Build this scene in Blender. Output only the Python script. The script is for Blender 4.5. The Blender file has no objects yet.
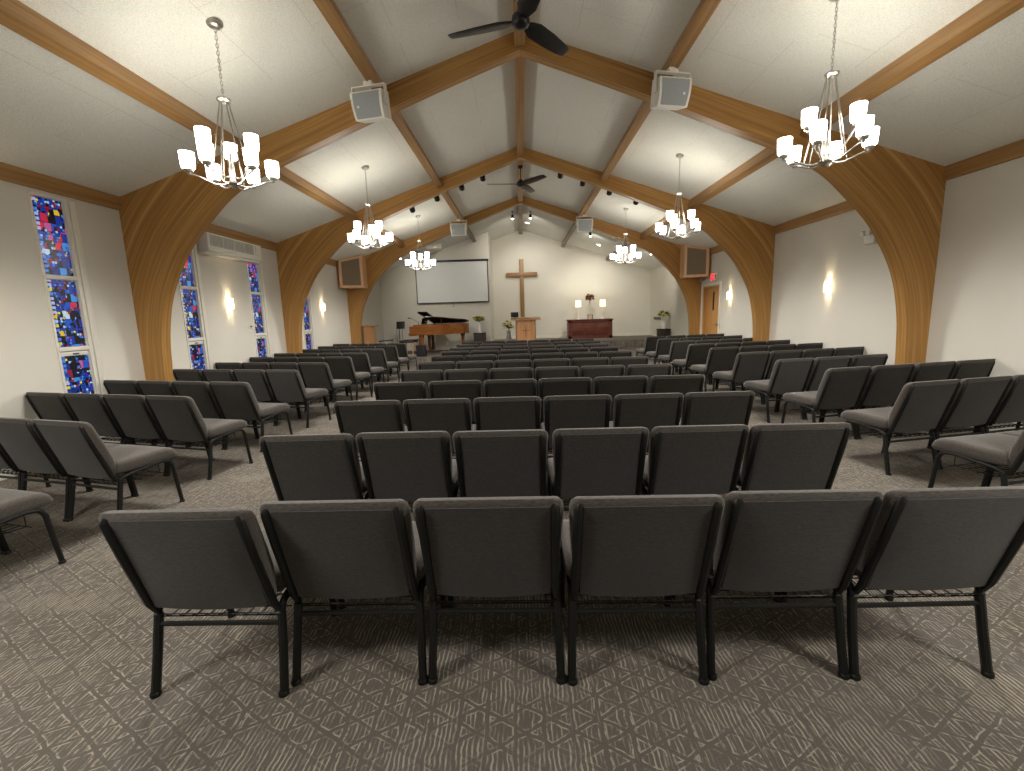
import bpy, bmesh, math, random
from math import sin, cos, pi, radians, sqrt, atan2
from mathutils import Vector, Matrix
random.seed(7)
SC = bpy.context.scene
COL = SC.collection

# ------------------------------------------------------------------ camera
f_px, pitch, yaw, roll = 448.34, 0.1562, -0.0243, -0.0296
F = Vector((sin(yaw)*cos(pitch), cos(yaw)*cos(pitch), -sin(pitch)))
R0 = Vector((cos(yaw), -sin(yaw), 0)); U0 = R0.cross(F)
Rv = cos(roll)*R0 + sin(roll)*U0; Uv = -sin(roll)*R0 + cos(roll)*U0
cd = bpy.data.cameras.new('camera'); cam = bpy.data.objects.new('camera', cd); COL.objects.link(cam)
cd.sensor_width = 36; cd.sensor_fit = 'HORIZONTAL'; cd.lens = f_px/1024*36; cd.clip_start = .05; cd.clip_end = 100
m = Matrix((Rv, Uv, -F)).transposed().to_4x4(); m.translation = Vector((-0.0663, 0, 1.3956)); cam.matrix_world = m
SC.camera = cam
# ------------------------------------------------------------------ world, exposure, key light numbers
w = bpy.data.worlds.new('world'); SC.world = w; w.use_nodes = True
w.node_tree.nodes['Background'].inputs[0].default_value = (.55, .6, .7, 1)
w.node_tree.nodes['Background'].inputs[1].default_value = .15
vs = SC.view_settings
vs.view_transform = 'Standard'; vs.look = 'None'; vs.gamma = 1; vs.use_curve_mapping = False
vs.exposure = 1.08
SHADE_E = 6.9      # emission of the chandelier glass
SCONCE_W = 4.5
DOWN_W = 92.0       # watts of the fill spot added under each chandelier      # watts of each wall-sconce beam
STAGE_W = 42.0      # watts of each ceiling spot washing the stage wall

# ------------------------------------------------------------------ room numbers (metres)
W = 4.98; HC = 2.952; RZ = 4.61; SL = (RZ-HC)/W
ARCH_Y = [5.69, 9.28, 12.87]; AT = .15
YB = 17.85; YC = 15.98; XC = -1.13; YR = -3.2
Z1 = .23; Z2 = .45
def zc(x): return RZ - SL*abs(x)

# ------------------------------------------------------------------ node helpers / materials
def lin(c):
    return tuple(((v/255)/12.92 if v/255 <= .04045 else ((v/255+.055)/1.055)**2.4) for v in c) + (1,)
class NT:
    def __init__(s, name, rough=.5, metal=0.0, spec=None):
        s.m = bpy.data.materials.new(name); s.m.use_nodes = True; s.t = s.m.node_tree; s.b = s.t.nodes['Principled BSDF']
        s.b.inputs['Roughness'].default_value = rough; s.b.inputs['Metallic'].default_value = metal
        if spec is not None: s.b.inputs['Specular IOR Level'].default_value = spec
    def n(s, ty, **kw):
        o = s.t.nodes.new(ty)
        for k, v in kw.items(): setattr(o, k, v)
        return o
    def set(s, sock, v):
        if isinstance(v, bpy.types.NodeSocket): s.t.links.new(v, sock)
        else: sock.default_value = v
    def math(s, op, a, b=None, c=None, clamp=False):
        o = s.n('ShaderNodeMath', operation=op, use_clamp=clamp); s.set(o.inputs[0], a)
        if b is not None: s.set(o.inputs[1], b)
        if c is not None: s.set(o.inputs[2], c)
        return o.outputs[0]
    def coord(s, kind='Object'): return s.n('ShaderNodeTexCoord').outputs[kind]
    def mapping(s, v, scale=(1,1,1), loc=(0,0,0), rot=(0,0,0)):
        o = s.n('ShaderNodeMapping'); s.set(o.inputs[0], v); o.inputs['Scale'].default_value = scale
        o.inputs['Location'].default_value = loc; o.inputs['Rotation'].default_value = rot; return o.outputs[0]
    def noise(s, v, scale=5, detail=3, rough=.5):
        o = s.n('ShaderNodeTexNoise'); s.set(o.inputs['Vector'], v); o.inputs['Scale'].default_value = scale
        o.inputs['Detail'].default_value = detail; o.inputs['Roughness'].default_value = rough; return o.outputs[0]
    def ramp(s, fac, stops, interp='LINEAR'):
        o = s.n('ShaderNodeValToRGB'); s.set(o.inputs[0], fac); cr = o.color_ramp; cr.interpolation = interp
        while len(cr.elements) < len(stops): cr.elements.new(.5)
        for e, (p, c) in zip(cr.elements, stops): e.position = p; e.color = c if len(c) == 4 else tuple(c)+(1,)
        return o.outputs[0]
    def mix(s, fac, a, b, blend='MIX'):
        o = s.n('ShaderNodeMix', data_type='RGBA', blend_type=blend); s.set(o.inputs[0], fac); s.set(o.inputs[6], a); s.set(o.inputs[7], b)
        return o.outputs[2]
    def sep(s, v):
        o = s.n('ShaderNodeSeparateXYZ'); s.set(o.inputs[0], v); return o.outputs
    def base(s, v): s.set(s.b.inputs['Base Color'], v)
    def bump(s, h, strength=.2, dist=.01):
        o = s.n('ShaderNodeBump'); s.set(o.inputs['Height'], h); o.inputs['Strength'].default_value = strength
        o.inputs['Distance'].default_value = dist; s.t.links.new(o.outputs[0], s.b.inputs['Normal'])
M = {}
def plain(name, rgb, rough=.5, metal=0.0, var=.06, scale=8):
    t = NT(name, rough, metal); c = lin(rgb)
    nz = t.noise(t.coord(), scale, 3)
    a = tuple(v*(1-var) for v in c[:3])+(1,); b = tuple(min(1, v*(1+var)) for v in c[:3])+(1,)
    t.base(t.ramp(nz, [(.3, a), (.7, b)])); M[name] = t.m; return t
plain('wall_paint', (213, 209, 197), .75, var=.02, scale=1.2)
plain('window_white', (222, 218, 205), .5, var=.02)
plain('brushed_nickel', (190, 186, 178), .28, 1.0, .05, 40)
plain('black_metal', (20, 21, 19), .42, 0.3, .15, 30)
plain('black_plastic', (20, 20, 22), .5)
plain('fan_black', (8, 8, 8), .35)
plain('white_plastic', (224, 222, 212), .45, var=.02)
plain('grey_grille', (150, 155, 156), .7, var=.08, scale=120)
plain('vent_grey', (150, 150, 144), .6)
plain('dark_grey', (60, 60, 60), .6)
plain('brown_grille', (128, 112, 92), .9, var=.15, scale=150)
plain('vase_white', (225, 222, 215), .3, var=.02)
plain('screen_white', (222, 224, 222), .8, var=.01)
plain('leaf_green', (92, 104, 44), .6, var=.35, scale=30)
plain('petal_yellow', (196, 176, 74), .6, var=.3, scale=30)
plain('petal_rust', (150, 78, 34), .6, var=.5, scale=30)
plain('petal_cream', (214, 205, 160), .6, var=.2, scale=30)
plain('dark_box', (42, 26, 24), .55, var=.2)
plain('brass', (170, 130, 70), .3, 1.0)
plain('lid_dark', (52, 26, 14), .22, var=.3, scale=6)
plain('paper', (214, 190, 150), .8, var=.1)
plain('red_sign', (205, 40, 50), .5)
plain('green_sign', (40, 130, 80), .5)
plain('stage_vent', (140, 138, 130), .6)
def wood(name, dark, mid, light, axis='Y', rough=.42, uv=False, grain=26, streak=0.0):
    t = NT(name, rough)
    co = t.coord('UV') if uv else t.coord('Object')
    sc = {'Y': (grain, .7, grain), 'X': (.7, grain, grain), 'Z': (grain, grain, .7)}[axis] if not uv else (.55, grain, 1)
    v = t.mapping(co, sc)
    n1 = t.noise(v, 1.0, 4, .6)
    n2 = t.noise(t.mapping(co, tuple(a*3.2 if a > 1 else a*2 for a in sc)), 1.0, 2)
    c = t.ramp(n1, [(.25, lin(dark)), (.5, lin(mid)), (.78, lin(light))])
    c = t.mix(t.math('MULTIPLY', n2, .28), c, lin(dark), 'MIX')
    if streak:
        x, y, z = t.sep(co)
        n3 = t.noise(t.mapping(co, (.12, 13, 1)), 1.0, 1)
        n4 = t.noise(t.mapping(co, (.05, 60, 1), loc=(3, 5, 0)), 1.0, 1)
        sfac = t.math('MULTIPLY', t.math('SMOOTH_MAX', t.math('MULTIPLY_ADD', n3, 6, -3.4), 0, .2, clamp=True), streak)
        c = t.mix(sfac, c, lin(light))
        l = t.math('LESS_THAN', t.math('FRACT', t.math('MULTIPLY', y, 26.3)), .10)
        c = t.mix(t.math('MULTIPLY', l, .22), c, lin(dark))
    t.base(c); t.bump(n1, .08, .004); M[name] = t.m; return t
wood('arch_wood', (138, 98, 46), (174, 128, 66), (206, 166, 104), uv=True, grain=30, streak=.75)
wood('beam_wood', (128, 92, 50), (164, 124, 74), (188, 148, 98), 'Y')
wood('stage_beam', (96, 74, 54), (118, 92, 68), (134, 106, 80), 'Y')
wood('door_wood', (170, 120, 62), (192, 140, 78), (208, 160, 98), 'Z')
wood('pale_oak', (176, 124, 80), (200, 148, 100), (216, 168, 120), 'Z')
wood('cabinet_oak', (190, 146, 104), (212, 168, 124), (226, 184, 140), 'Z')
wood('pale_oak_top', (168, 120, 78), (192, 146, 100), (208, 164, 118), 'X')
wood('cross_wood', (128, 92, 54), (150, 112, 68), (168, 130, 84), 'Z')
wood('piano_wood', (100, 54, 20), (140, 82, 32), (168, 104, 48), 'X', rough=.22)
wood('altar_wood', (70, 30, 18), (100, 44, 26), (126, 60, 36), 'X', rough=.5)

def fabric(name, rgb, k=1.0):
    t = NT(name, .95, spec=.15); co = t.coord()
    n1 = t.noise(t.mapping(co, (55, 200, 260)), 1.0, 2, .7)
    c = lin(rgb); d = tuple(v*.62 for v in c[:3])+(1,); l = tuple(v*1.45 for v in c[:3])+(1,)
    t.base(t.ramp(n1, [(.32, d), (.68, l)])); t.bump(n1, .25, .002)
    t.b.inputs['Sheen Weight'].default_value = .25; t.b.inputs['Sheen Roughness'].default_value = .5
    M[name] = t.m
fabric('chair_fabric', (80, 75, 69)); fabric('shaded_back_fabric', (48, 45, 41))  # second is the same fabric darkened, shade of the backs put into its colour

def ceiling_mat():
    t = NT('ceiling_panels', .85, spec=.2); co = t.coord()
    x, y, z = t.sep(co)
    ax = t.math('ABSOLUTE', x)
    def seam(v, per, off, wd=.006):
        fr = t.math('FRACT', t.math('DIVIDE', t.math('ADD', v, off), per))
        return t.math('LESS_THAN', fr, wd/per)
    row = t.math('FLOOR', t.math('DIVIDE', ax, .62))
    y2 = t.math('ADD', y, t.math('MULTIPLY', t.math('MODULO', row, 2), .61))
    s_ = t.math('MAXIMUM', seam(ax, .62, 0), seam(y2, 1.22, 20))
    sp = t.noise(co, 90, 2, .7)
    c = t.ramp(sp, [(.3, lin((216, 217, 210))), (.6, lin((236, 237, 230)))])
    brk = t.noise(co, 1.7, 2)
    c = t.mix(t.math('MULTIPLY', t.math('MULTIPLY', s_, t.math('GREATER_THAN', brk, .48)), .3), c, lin((150, 148, 138)))
    t.base(c); t.bump(sp, .3, .004); M['ceiling'] = t.m
ceiling_mat()

def carpet_mat():
    t = NT('carpet', 1.0, spec=.05); co = t.coord()
    wob = t.noise(co, 14, 2); w2 = t.math('MULTIPLY_ADD', wob, .022, -.011)
    x, y, z = t.sep(co)
    def rot(a): return t.math('ADD', t.math('ADD', t.math('MULTIPLY', x, cos(a)), t.math('MULTIPLY', y, sin(a))), w2)
    def dist(v, per, off=0.0):
        return t.math('ABSOLUTE', t.math('SUBTRACT', t.math('FRACT', t.math('DIVIDE', t.math('ADD', v, 40+off), per)), .5))
    def below(d, lim, soft): return t.math('MULTIPLY', t.math('SUBTRACT', lim+soft, d), 1/soft, clamp=True)
    patch = t.noise(t.mapping(co, (.8, 1.5, 1)), 2.1, 2)
    pm = t.math('MULTIPLY_ADD', patch, 9, -4.5, clamp=True)          # 1 = plain line areas
    dash = t.noise(t.mapping(co, (90, 7, 1)), 1.0, 2, .6)
    dash2 = t.noise(t.mapping(co, (34, 34, 1), loc=(5, 1, 0)), 1.0, 2, .6)
    fine = t.noise(co, 250, 2, .7)
    a1, a2, TP = radians(60), radians(120), .085
    l0 = t.math('MULTIPLY', below(dist(rot(0), .0165), .13, .12), t.math('MULTIPLY_ADD', dash, 5, t.math('MULTIPLY_ADD', pm, .7, -2.15), clamp=True))
    da, db, dc = dist(rot(a1), TP), dist(rot(a2), TP), dist(rot(0), TP*1.1547, .02)
    dm = t.math('MINIMUM', t.math('MINIMUM', da, db), dc)
    core = below(dm, .055, .03)                                       # dark band along every triangle side
    edge = t.math('MULTIPLY', below(dm, .115, .04), t.math('SUBTRACT', 1, core))
    edge = t.math('MULTIPLY', edge, t.math('MULTIPLY_ADD', dash2, 5, -1.9, clamp=True))
    inv = t.math('MULTIPLY_ADD', pm, -.8, 1)
    li = t.math('MAXIMUM', l0, t.math('MULTIPLY', edge, inv))
    li = t.math('SUBTRACT', li, t.math('MULTIPLY', t.math('MULTIPLY', core, .55), inv), clamp=True)
    li = t.math('MULTIPLY_ADD', fine, .55, t.math('MULTIPLY_ADD', li, .62, -.14), clamp=True)
    c = t.ramp(li, [(.0, lin((86, 81, 74))), (.4, lin((120, 113, 103))), (1, lin((188, 178, 160)))])
    hue = t.noise(co, 3.1, 2)
    c = t.mix(t.math('MULTIPLY_ADD', hue, .8, -.35, clamp=True), c, lin((118, 112, 110)), 'MIX')
    t.base(c); t.bump(fine, .4, .004); M['carpet'] = t.m
carpet_mat()

def stained_mat():
    t = NT('stained_glass', .25); co = t.coord(); x, y, z = t.sep(co)
    def grid(sy, sz, oy=0., oz=0.):
        yy = t.math('MULTIPLY', t.math('ADD', y, oy), sy); zz = t.math('MULTIPLY', t.math('ADD', z, oz), sz)
        wob = t.n('ShaderNodeTexWhiteNoise', noise_dimensions='1D'); t.set(wob.inputs['W'], t.math('FLOOR', zz))
        yy = t.math('ADD', yy, t.math('MULTIPLY', wob.outputs['Value'], 1.0))
        wn = t.n('ShaderNodeTexWhiteNoise', noise_dimensions='2D')
        cb = t.n('ShaderNodeCombineXYZ'); t.set(cb.inputs[0], t.math('FLOOR', yy)); t.set(cb.inputs[1], t.math('FLOOR', zz))
        t.set(wn.inputs['Vector'], cb.outputs[0])
        fy = t.math('FRACT', yy); fz = t.math('FRACT', zz)
        e = t.math('MAXIMUM', t.math('LESS_THAN', fy, .05*sy/12), t.math('LESS_THAN', fz, .06*sz/12))
        return wn.outputs['Value'], e
    blues = [(0, lin((12, 14, 22))), (.16, lin((20, 50, 120))), (.32, lin((26, 84, 190))), (.42, lin((14, 24, 50))), (.5, lin((60, 140, 215))), (.58, lin((30, 50, 150))),
             (.68, lin((150, 24, 44))), (.76, lin((14, 14, 20))), (.84, lin((200, 40, 70))), (.9, lin((190, 90, 150))), (.95, lin((225, 190, 30))), (.98, lin((190, 215, 240)))]
    v1, e1 = grid(13, 11); v2, e2 = grid(36, 34, 3.3, 1.1)
    small = t.noise(t.mapping(co, (1, 9, 6), loc=(2, 7, 3)), 1.0, 1)
    use = t.math('GREATER_THAN', small, .50)
    c1 = t.ramp(v1, blues, 'CONSTANT')
    c2 = t.ramp(v2, [(0, lin((24, 70, 170))), (.25, lin((60, 130, 215))), (.38, lin((10, 14, 28))), (.6, lin((30, 50, 180))), (.76, lin((170, 200, 240))), (.84, lin((160, 26, 50))), (.95, lin((220, 200, 60)))], 'CONSTANT')
    c = t.mix(use, c1, c2); e = t.mix(use, e1, e2)
    # the chain of pale square pieces that runs down each pane
    yl = t.n('ShaderNodeAttribute', attribute_type='GEOMETRY', attribute_name='UVMap'); u, v, _ = t.sep(yl.outputs['Vector'])
    band = t.math('LESS_THAN', t.math('ABSOLUTE', t.math('SUBTRACT', u, .12)), .07)
    sq = t.math('GREATER_THAN', t.math('FRACT', t.math('MULTIPLY', z, 21)), .35)
    wn = t.n('ShaderNodeTexWhiteNoise', noise_dimensions='1D'); t.set(wn.inputs['W'], t.math('FLOOR', t.math('MULTIPLY', z, 21)))
    cc = t.ramp(wn.outputs['Value'], [(0, lin((170, 190, 230))), (.4, lin((80, 130, 215))), (.75, lin((215, 195, 40))), (.85, lin((20, 60, 150)))], 'CONSTANT')
    bm = t.math('MULTIPLY', t.math('MULTIPLY', band, sq), .95)
    c = t.mix(e, c, (.004, .004, .006, 1)); c = t.mix(bm, c, cc)
    t.base(t.mix(.75, c, (.01, .01, .015, 1))); t.set(t.b.inputs['Emission Color'], c); t.b.inputs['Emission Strength'].default_value = .34  # emission stands in for daylight behind the panes
    M['stained'] = t.m
stained_mat()
def emis(name, rgb, strength, base=(240, 238, 230)):
    t = NT(name, .5); t.base(lin(base)); t.b.inputs['Emission Color'].default_value = lin(rgb); t.b.inputs['Emission Strength'].default_value = strength
    M[name] = t.m; return t.m
emis('lit_glass', (255, 250, 242), SHADE_E)
emis('sconce_glass', (255, 226, 170), 6)
emis('lamp_shade_lit', (255, 236, 160), .8)
emis('spot_lens', (255, 248, 235), 12)
emis('exit_red', (235, 40, 60), .8, (200, 40, 50))

# ------------------------------------------------------------------ mesh builder
class MB:
    def __init__(s): s.v = []; s.f = []; s.sm = []; s.uv = []
    def add(s, vs_, fs, smooth=False, uvs=None):
        o = len(s.v); s.v += [tuple(p) for p in vs_]
        for i, fc in enumerate(fs):
            s.f.append(tuple(o+k for k in fc)); s.sm.append(smooth); s.uv.append(uvs[i] if uvs else None)
        return s
    def box(s, x0, x1, y0, y1, z0, z1, mat=None):
        vs_ = [Vector((x, y, z)) for z in (z0, z1) for y in (y0, y1) for x in (x0, x1)]
        if mat: vs_ = [mat @ p for p in vs_]
        return s.add(vs_, [(0,2,3,1), (4,5,7,6), (0,1,5,4), (2,6,7,3), (0,4,6,2), (1,3,7,5)])
    def bbox(s, x0, x1, y0, y1, z0, z1, r=.01, mat=None, seg=2):
        bm = bmesh.new(); bmesh.ops.create_cube(bm, size=1)
        for v in bm.verts: v.co = Vector(((x0+x1)/2+v.co.x*(x1-x0), (y0+y1)/2+v.co.y*(y1-y0), (z0+z1)/2+v.co.z*(z1-z0)))
        bmesh.ops.bevel(bm, geom=bm.edges[:], offset=r, segments=seg, affect='EDGES', profile=.5)
        bm.verts.index_update()
        s.add([(mat @ v.co if mat else v.co.copy()) for v in bm.verts], [tuple(v.index for v in fc.verts) for fc in bm.faces], seg > 1)
        bm.free(); return s
    def prism(s, pts, d0, d1, axis='y'):
        """pts: polygon; axis y -> pts are (x,z); axis x -> (y,z); axis z -> (x,y)"""
        def mk(p, d): return {'y': (p[0], d, p[1]), 'x': (d, p[0], p[1]), 'z': (p[0], p[1], d)}[axis]
        n = len(pts); vs_ = [mk(p, d0) for p in pts]+[mk(p, d1) for p in pts]
        return s.add(vs_, [tuple(range(n)), tuple(reversed(range(n, 2*n)))]+[(i, i+n, (i+1) % n+n, (i+1) % n) for i in range(n)])
    def tube(s, pts, r, seg=8, flat=None, cap=True):
        pts = [Vector(p) for p in pts]; n = len(pts); rs = r if isinstance(r, (list, tuple)) else [r]*n
        tang = []
        for i in range(n):
            a = pts[max(0, i-1)]; b = pts[min(n-1, i+1)]; tang.append((b-a).normalized())
        up = Vector((0, 0, 1)) if abs(tang[0].z) < .9 else Vector((1, 0, 0))
        nrm = (up - tang[0]*up.dot(tang[0])).normalized(); rings = []; vs_ = []
        for i in range(n):
            nrm = (nrm - tang[i]*nrm.dot(tang[i])).normalized(); bi = tang[i].cross(nrm)
            for k in range(seg):
                a = 2*pi*k/seg; o = nrm*cos(a)*rs[i]+bi*sin(a)*rs[i]*(flat or 1)
                vs_.append(pts[i]+o)
        fs = [(i*seg+k, i*seg+(k+1) % seg, (i+1)*seg+(k+1) % seg, (i+1)*seg+k) for i in range(n-1) for k in range(seg)]
        if cap: fs += [tuple(reversed(range(seg))), tuple(range((n-1)*seg, n*seg))]
        return s.add(vs_, fs, True)
    def lathe(s, prof, seg=20, c=(0, 0, 0), mat=None, cap=True):
        vs_ = [Vector((c[0]+r*cos(2*pi*k/seg), c[1]+r*sin(2*pi*k/seg), c[2]+z)) for r, z in prof for k in range(seg)]
        if mat: vs_ = [mat @ p for p in vs_]
        n = len(prof); fs = [(i*seg+k, i*seg+(k+1) % seg, (i+1)*seg+(k+1) % seg, (i+1)*seg+k) for i in range(n-1) for k in range(seg)]
        if cap: fs += [tuple(reversed(range(seg))), tuple(range((n-1)*seg, n*seg))]
        return s.add(vs_, fs, True)
    def loft(s, rings, cap=True):
        n = len(rings[0]); vs_ = [p for r in rings for p in r]
        fs = [(i*n+k, i*n+(k+1) % n, (i+1)*n+(k+1) % n, (i+1)*n+k) for i in range(len(rings)-1) for k in range(n)]
        if cap: fs += [tuple(reversed(range(n))), tuple(range((len(rings)-1)*n, len(rings)*n))]
        return s.add(vs_, fs, True)
    def blob(s, c, r, sz=(1, 1, 1), seg=8, rings=5, jit=0):
        vs_ = []; fs = []
        for i in range(rings+1):
            th = pi*i/rings
            for k in range(seg):
                a = 2*pi*k/seg; q = r*(1+random.uniform(-jit, jit))
                vs_.append((c[0]+q*sz[0]*sin(th)*cos(a), c[1]+q*sz[1]*sin(th)*sin(a), c[2]+q*sz[2]*cos(th)))
        fs = [(i*seg+k, (i+1)*seg+k, (i+1)*seg+(k+1) % seg, i*seg+(k+1) % seg) for i in range(rings) for k in range(seg)]
        return s.add(vs_, fs, True)
    def build(s, name, mat, parent=None, loc=None, rot=None):
        me = bpy.data.meshes.new(name); me.from_pydata([tuple(p) for p in s.v], [], s.f)
        me.polygons.foreach_set('use_smooth', s.sm)
        if any(u is not None for u in s.uv):
            ul = me.uv_layers.new(name='UVMap'); li = 0
            for p, u in zip(me.polygons, s.uv):
                for k, l in enumerate(p.loop_indices): ul.data[l].uv = u[k] if u else (0, 0)
        bm = bmesh.new(); bm.from_mesh(me); bmesh.ops.remove_doubles(bm, verts=bm.verts[:], dist=1e-6)
        bmesh.ops.recalc_face_normals(bm, faces=bm.faces[:]); bm.to_mesh(me); bm.free()
        if any(s.sm): me.set_sharp_from_angle(angle=radians(42))
        me.materials.append(M[mat] if isinstance(mat, str) else mat)
        o = bpy.data.objects.new(name, me); COL.objects.link(o)
        if parent: o.parent = parent
        if loc: o.location = loc
        if rot: o.rotation_euler = rot
        return o
def empty(name, loc=(0, 0, 0), rz=0):
    o = bpy.data.objects.new(name, None); COL.objects.link(o); o.location = loc; o.rotation_euler = (0, 0, rz); o.empty_display_size = .1
    return o
def tag(o, label=None, cat=None, group=None, kind=None):
    if label: o['label'] = label
    if cat: o['category'] = cat
    if group: o['group'] = group
    if kind: o['kind'] = kind
    return o
def struct(o): o['kind'] = 'structure'; return o
def kids(o): return [c for c in bpy.data.objects if c.parent == o]
def copy_tree(o, parent=None, tree=None):
    c = o.copy(); COL.objects.link(c); c.parent = parent
    for ch, sub in tree: copy_tree(ch, c, sub)
    return c
def tree_of(o): return [(c, tree_of(c)) for c in kids(o)]
def arcpts(pts, r, n=5):
    """round the corners of a polyline"""
    out = [Vector(pts[0])]
    for i in range(1, len(pts)-1):
        a, b, c = Vector(pts[i-1]), Vector(pts[i]), Vector(pts[i+1])
        d1 = (a-b); d2 = (c-b); rr = min(r, d1.length*.45, d2.length*.45)
        p0 = b+d1.normalized()*rr; p1 = b+d2.normalized()*rr
        for k in range(n+1):
            t = k/n; out.append(p0.lerp(b, t).lerp(b.lerp(p1, t), t))
    out.append(Vector(pts[-1])); return out

# ================================================================== SETTING
b = MB(); b.box(-W-.2, W+.2, YR-.2, YB+.2, -.12, 0); struct(b.build('floor', 'carpet'))
b = MB()
b.prism([(-W-.15, HC-.05), (0, RZ), (W+.15, HC-.05), (W+.15, HC+.15), (0, RZ+.2), (-W-.15, HC+.15)], YR-.1, YB+.1)
struct(b.build('ceiling', 'ceiling'))
# left wall with window openings: (y0, y1, z0, z1)
WINS = [(4.655, 5.02, .58, 2.765), (6.52, 6.87, .58, 2.765), (8.22, 8.58, .58, 2.49), (10.12, 10.47, .58, 2.765)]
b = MB(); ylast = YR
for (y0, y1, z0, z1) in WINS:
    b.box(-W-.15, -W, ylast, y0, 0, HC+.02); b.box(-W-.15, -W, y0, y1, 0, z0); b.box(-W-.15, -W, y0, y1, z1, HC+.02); ylast = y1
b.box(-W-.15, -W, ylast, YB+.1, 0, HC+.02)
struct(b.build('wall_left', 'wall_paint'))
DY0, DY1, DZ = 11.66, 12.70, 2.0
b = MB(); b.box(W, W+.15, YR, DY0, 0, HC+.02); b.box(W, W+.15, DY0, DY1, DZ, HC+.02); b.box(W, W+.15, DY1, YB+.1, 0, HC+.02)
struct(b.build('wall_right', 'wall_paint'))
b = MB(); b.prism([(-W-.1, 0), (W+.1, 0), (W+.1, HC+.05), (0, RZ+.1), (-W-.1, HC+.05)], YB, YB+.12); struct(b.build('wall_front', 'wall_paint'))
b = MB(); b.prism([(-W, 0), (XC, 0), (XC, zc(XC)+.03), (-W, HC+.03)], YC, YB); struct(b.build('wall_front_left', 'wall_paint'))
b = MB(); b.prism([(-W-.1, 0), (W+.1, 0), (W+.1, HC+.05), (0, RZ+.1), (-W-.1, HC+.05)], YR-.12, YR); struct(b.build('wall_rear', 'wall_paint'))
# stage platforms
b = MB(); b.box(-W, W, 13.05, 15.0, 0, Z1); b.box(-W, XC, 15.0, YC, 0, Z1); struct(b.build('stage_platform', 'carpet'))
b = MB(); b.box(XC, W, 15.0, YB, 0, Z2); struct(b.build('stage_platform', 'carpet'))
# baseboards
b = MB(); b.box(XC, W, YB-.018, YB, Z2, Z2+.11); struct(b.build('baseboard_front', 'window_white'))
b = MB(); b.box(-W, XC, YC-.018, YC, Z1, Z1+.11); struct(b.build('baseboard_front_left', 'window_white'))
bays = [(YR, 5.69), (5.84, 9.28), (9.43, 12.87)]
ti = 1
for sx in (-1, 1):
    for (y0, y1) in bays:
        b = MB(); x0, x1 = sorted((sx*(W-.045), sx*W)); b.box(x0, x1, y0, y1, 2.805, HC+.01)
        struct(b.build('trim_%d' % ti, 'beam_wood')); ti += 1

# windows
def window(n, y0, y1, z0, z1, tr):
    o = empty('window_%d' % n, (-W, (y0+y1)/2, z0)); struct(o)
    hw = (y1-y0)/2; h = z1-z0
    b = MB()
    cw = .05
    b.bbox(-.02, .010, -hw-.012, -hw+.012, 0, h, .002); b.bbox(-.02, .020, hw-.03, hw+.012, 0, h, .004); b.bbox(-.01, .028, hw+.02, hw+.085, -.04, h, .004)
    b.bbox(-.02, .016, -hw, hw+.02, h-.025, h+.01, .003)
    b.bbox(-.02, .05, -hw-.02, hw+.085, -.04, .02, .004)
    b.box(-.09, 0, -hw, -hw+.02, 0, h); b.box(-.09, 0, hw-.035, hw, 0, h)
    for z in tr: b.bbox(-.08, .018, -hw, hw-.01, z-z0-.022, z-z0+.022, .003)
    b.bbox(-.07, .0, -hw+.02, hw-.03, tr[-1]-z0-.075, tr[-1]-z0-.03, .003)
    b.build('window_frame', 'window_white', o)
    lt = MB(); lt.bbox(-.005, .012, -.03, .03, tr[-1]-z0-.062, tr[-1]-z0-.048, .002); lt.build('window_latch', 'dark_grey', o)
    zs = [z0]+sorted(tr)+[z1]
    for i in range(len(zs)-1):
        a, c = zs[i]-z0+.028, zs[i+1]-z0-.028
        if i == 0: c -= .045
        p = MB(); L = [(-.014, -hw+.01, a), (-.014, hw-.03, a), (-.014, hw-.03, c), (-.014, -hw+.01, c)]
        K = [(-.022, q[1], q[2]) for q in L]
        p.add(L+K, [(0,1,2,3), (7,6,5,4), (0,4,5,1), (1,5,6,2), (2,6,7,3), (3,7,4,0)], uvs=[[(0,0),(1,0),(1,1),(0,1)]]+[[(0,0)]*4]*5)
        pn = p.build('window_pane', 'stained', o)
window(1, *WINS[0], [1.93, 1.17]); window(2, *WINS[1], [1.93, 1.17])
window(3, *WINS[2], [1.93, 1.17]); window(4, *WINS[3], [1.93, 1.17])

# door in the right wall
o = empty('door_1', (W, (DY0+DY1)/2, 0)); struct(o); hw = (DY1-DY0)/2
b = MB(); b.box(-.03, .12, -hw-.075, -hw, 0, DZ); b.box(-.03, .12, hw, hw+.075, 0, DZ); b.box(-.03, .12, -hw-.075, hw+.075, DZ-.0, DZ+.075)
b.build('door_frame', 'window_white', o)
b = MB(); b.box(-.012, .1, -hw, -hw+.05, 0, DZ); b.box(-.012, .1, hw-.05, hw, 0, DZ); b.box(-.012, .1, -hw+.05, hw-.05, DZ-.05, DZ); b.build('door_jamb', 'door_wood', o)
b = MB(); b.bbox(.03, .075, -hw+.055, hw-.055, .01, DZ-.055, .004); lf = b.build('door_leaf', 'door_wood', o)
b = MB(); b.box(.022, .031, -.12, -.04, 1.36, 1.84); b.build('door_window', 'black_plastic', lf)
b = MB(); b.tube(arcpts([(.03, -.36, 1.0), (-.02, -.36, 1.0), (-.02, -.26, 1.0)], .02), .009); b.lathe([(.028, -.006), (.028, .006)], mat=Matrix.Translation((.028, -.36, 1.0)) @ Matrix.Rotation(pi/2, 4, 'Y'))
b.build('door_handle', 'brushed_nickel', lf)

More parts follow.
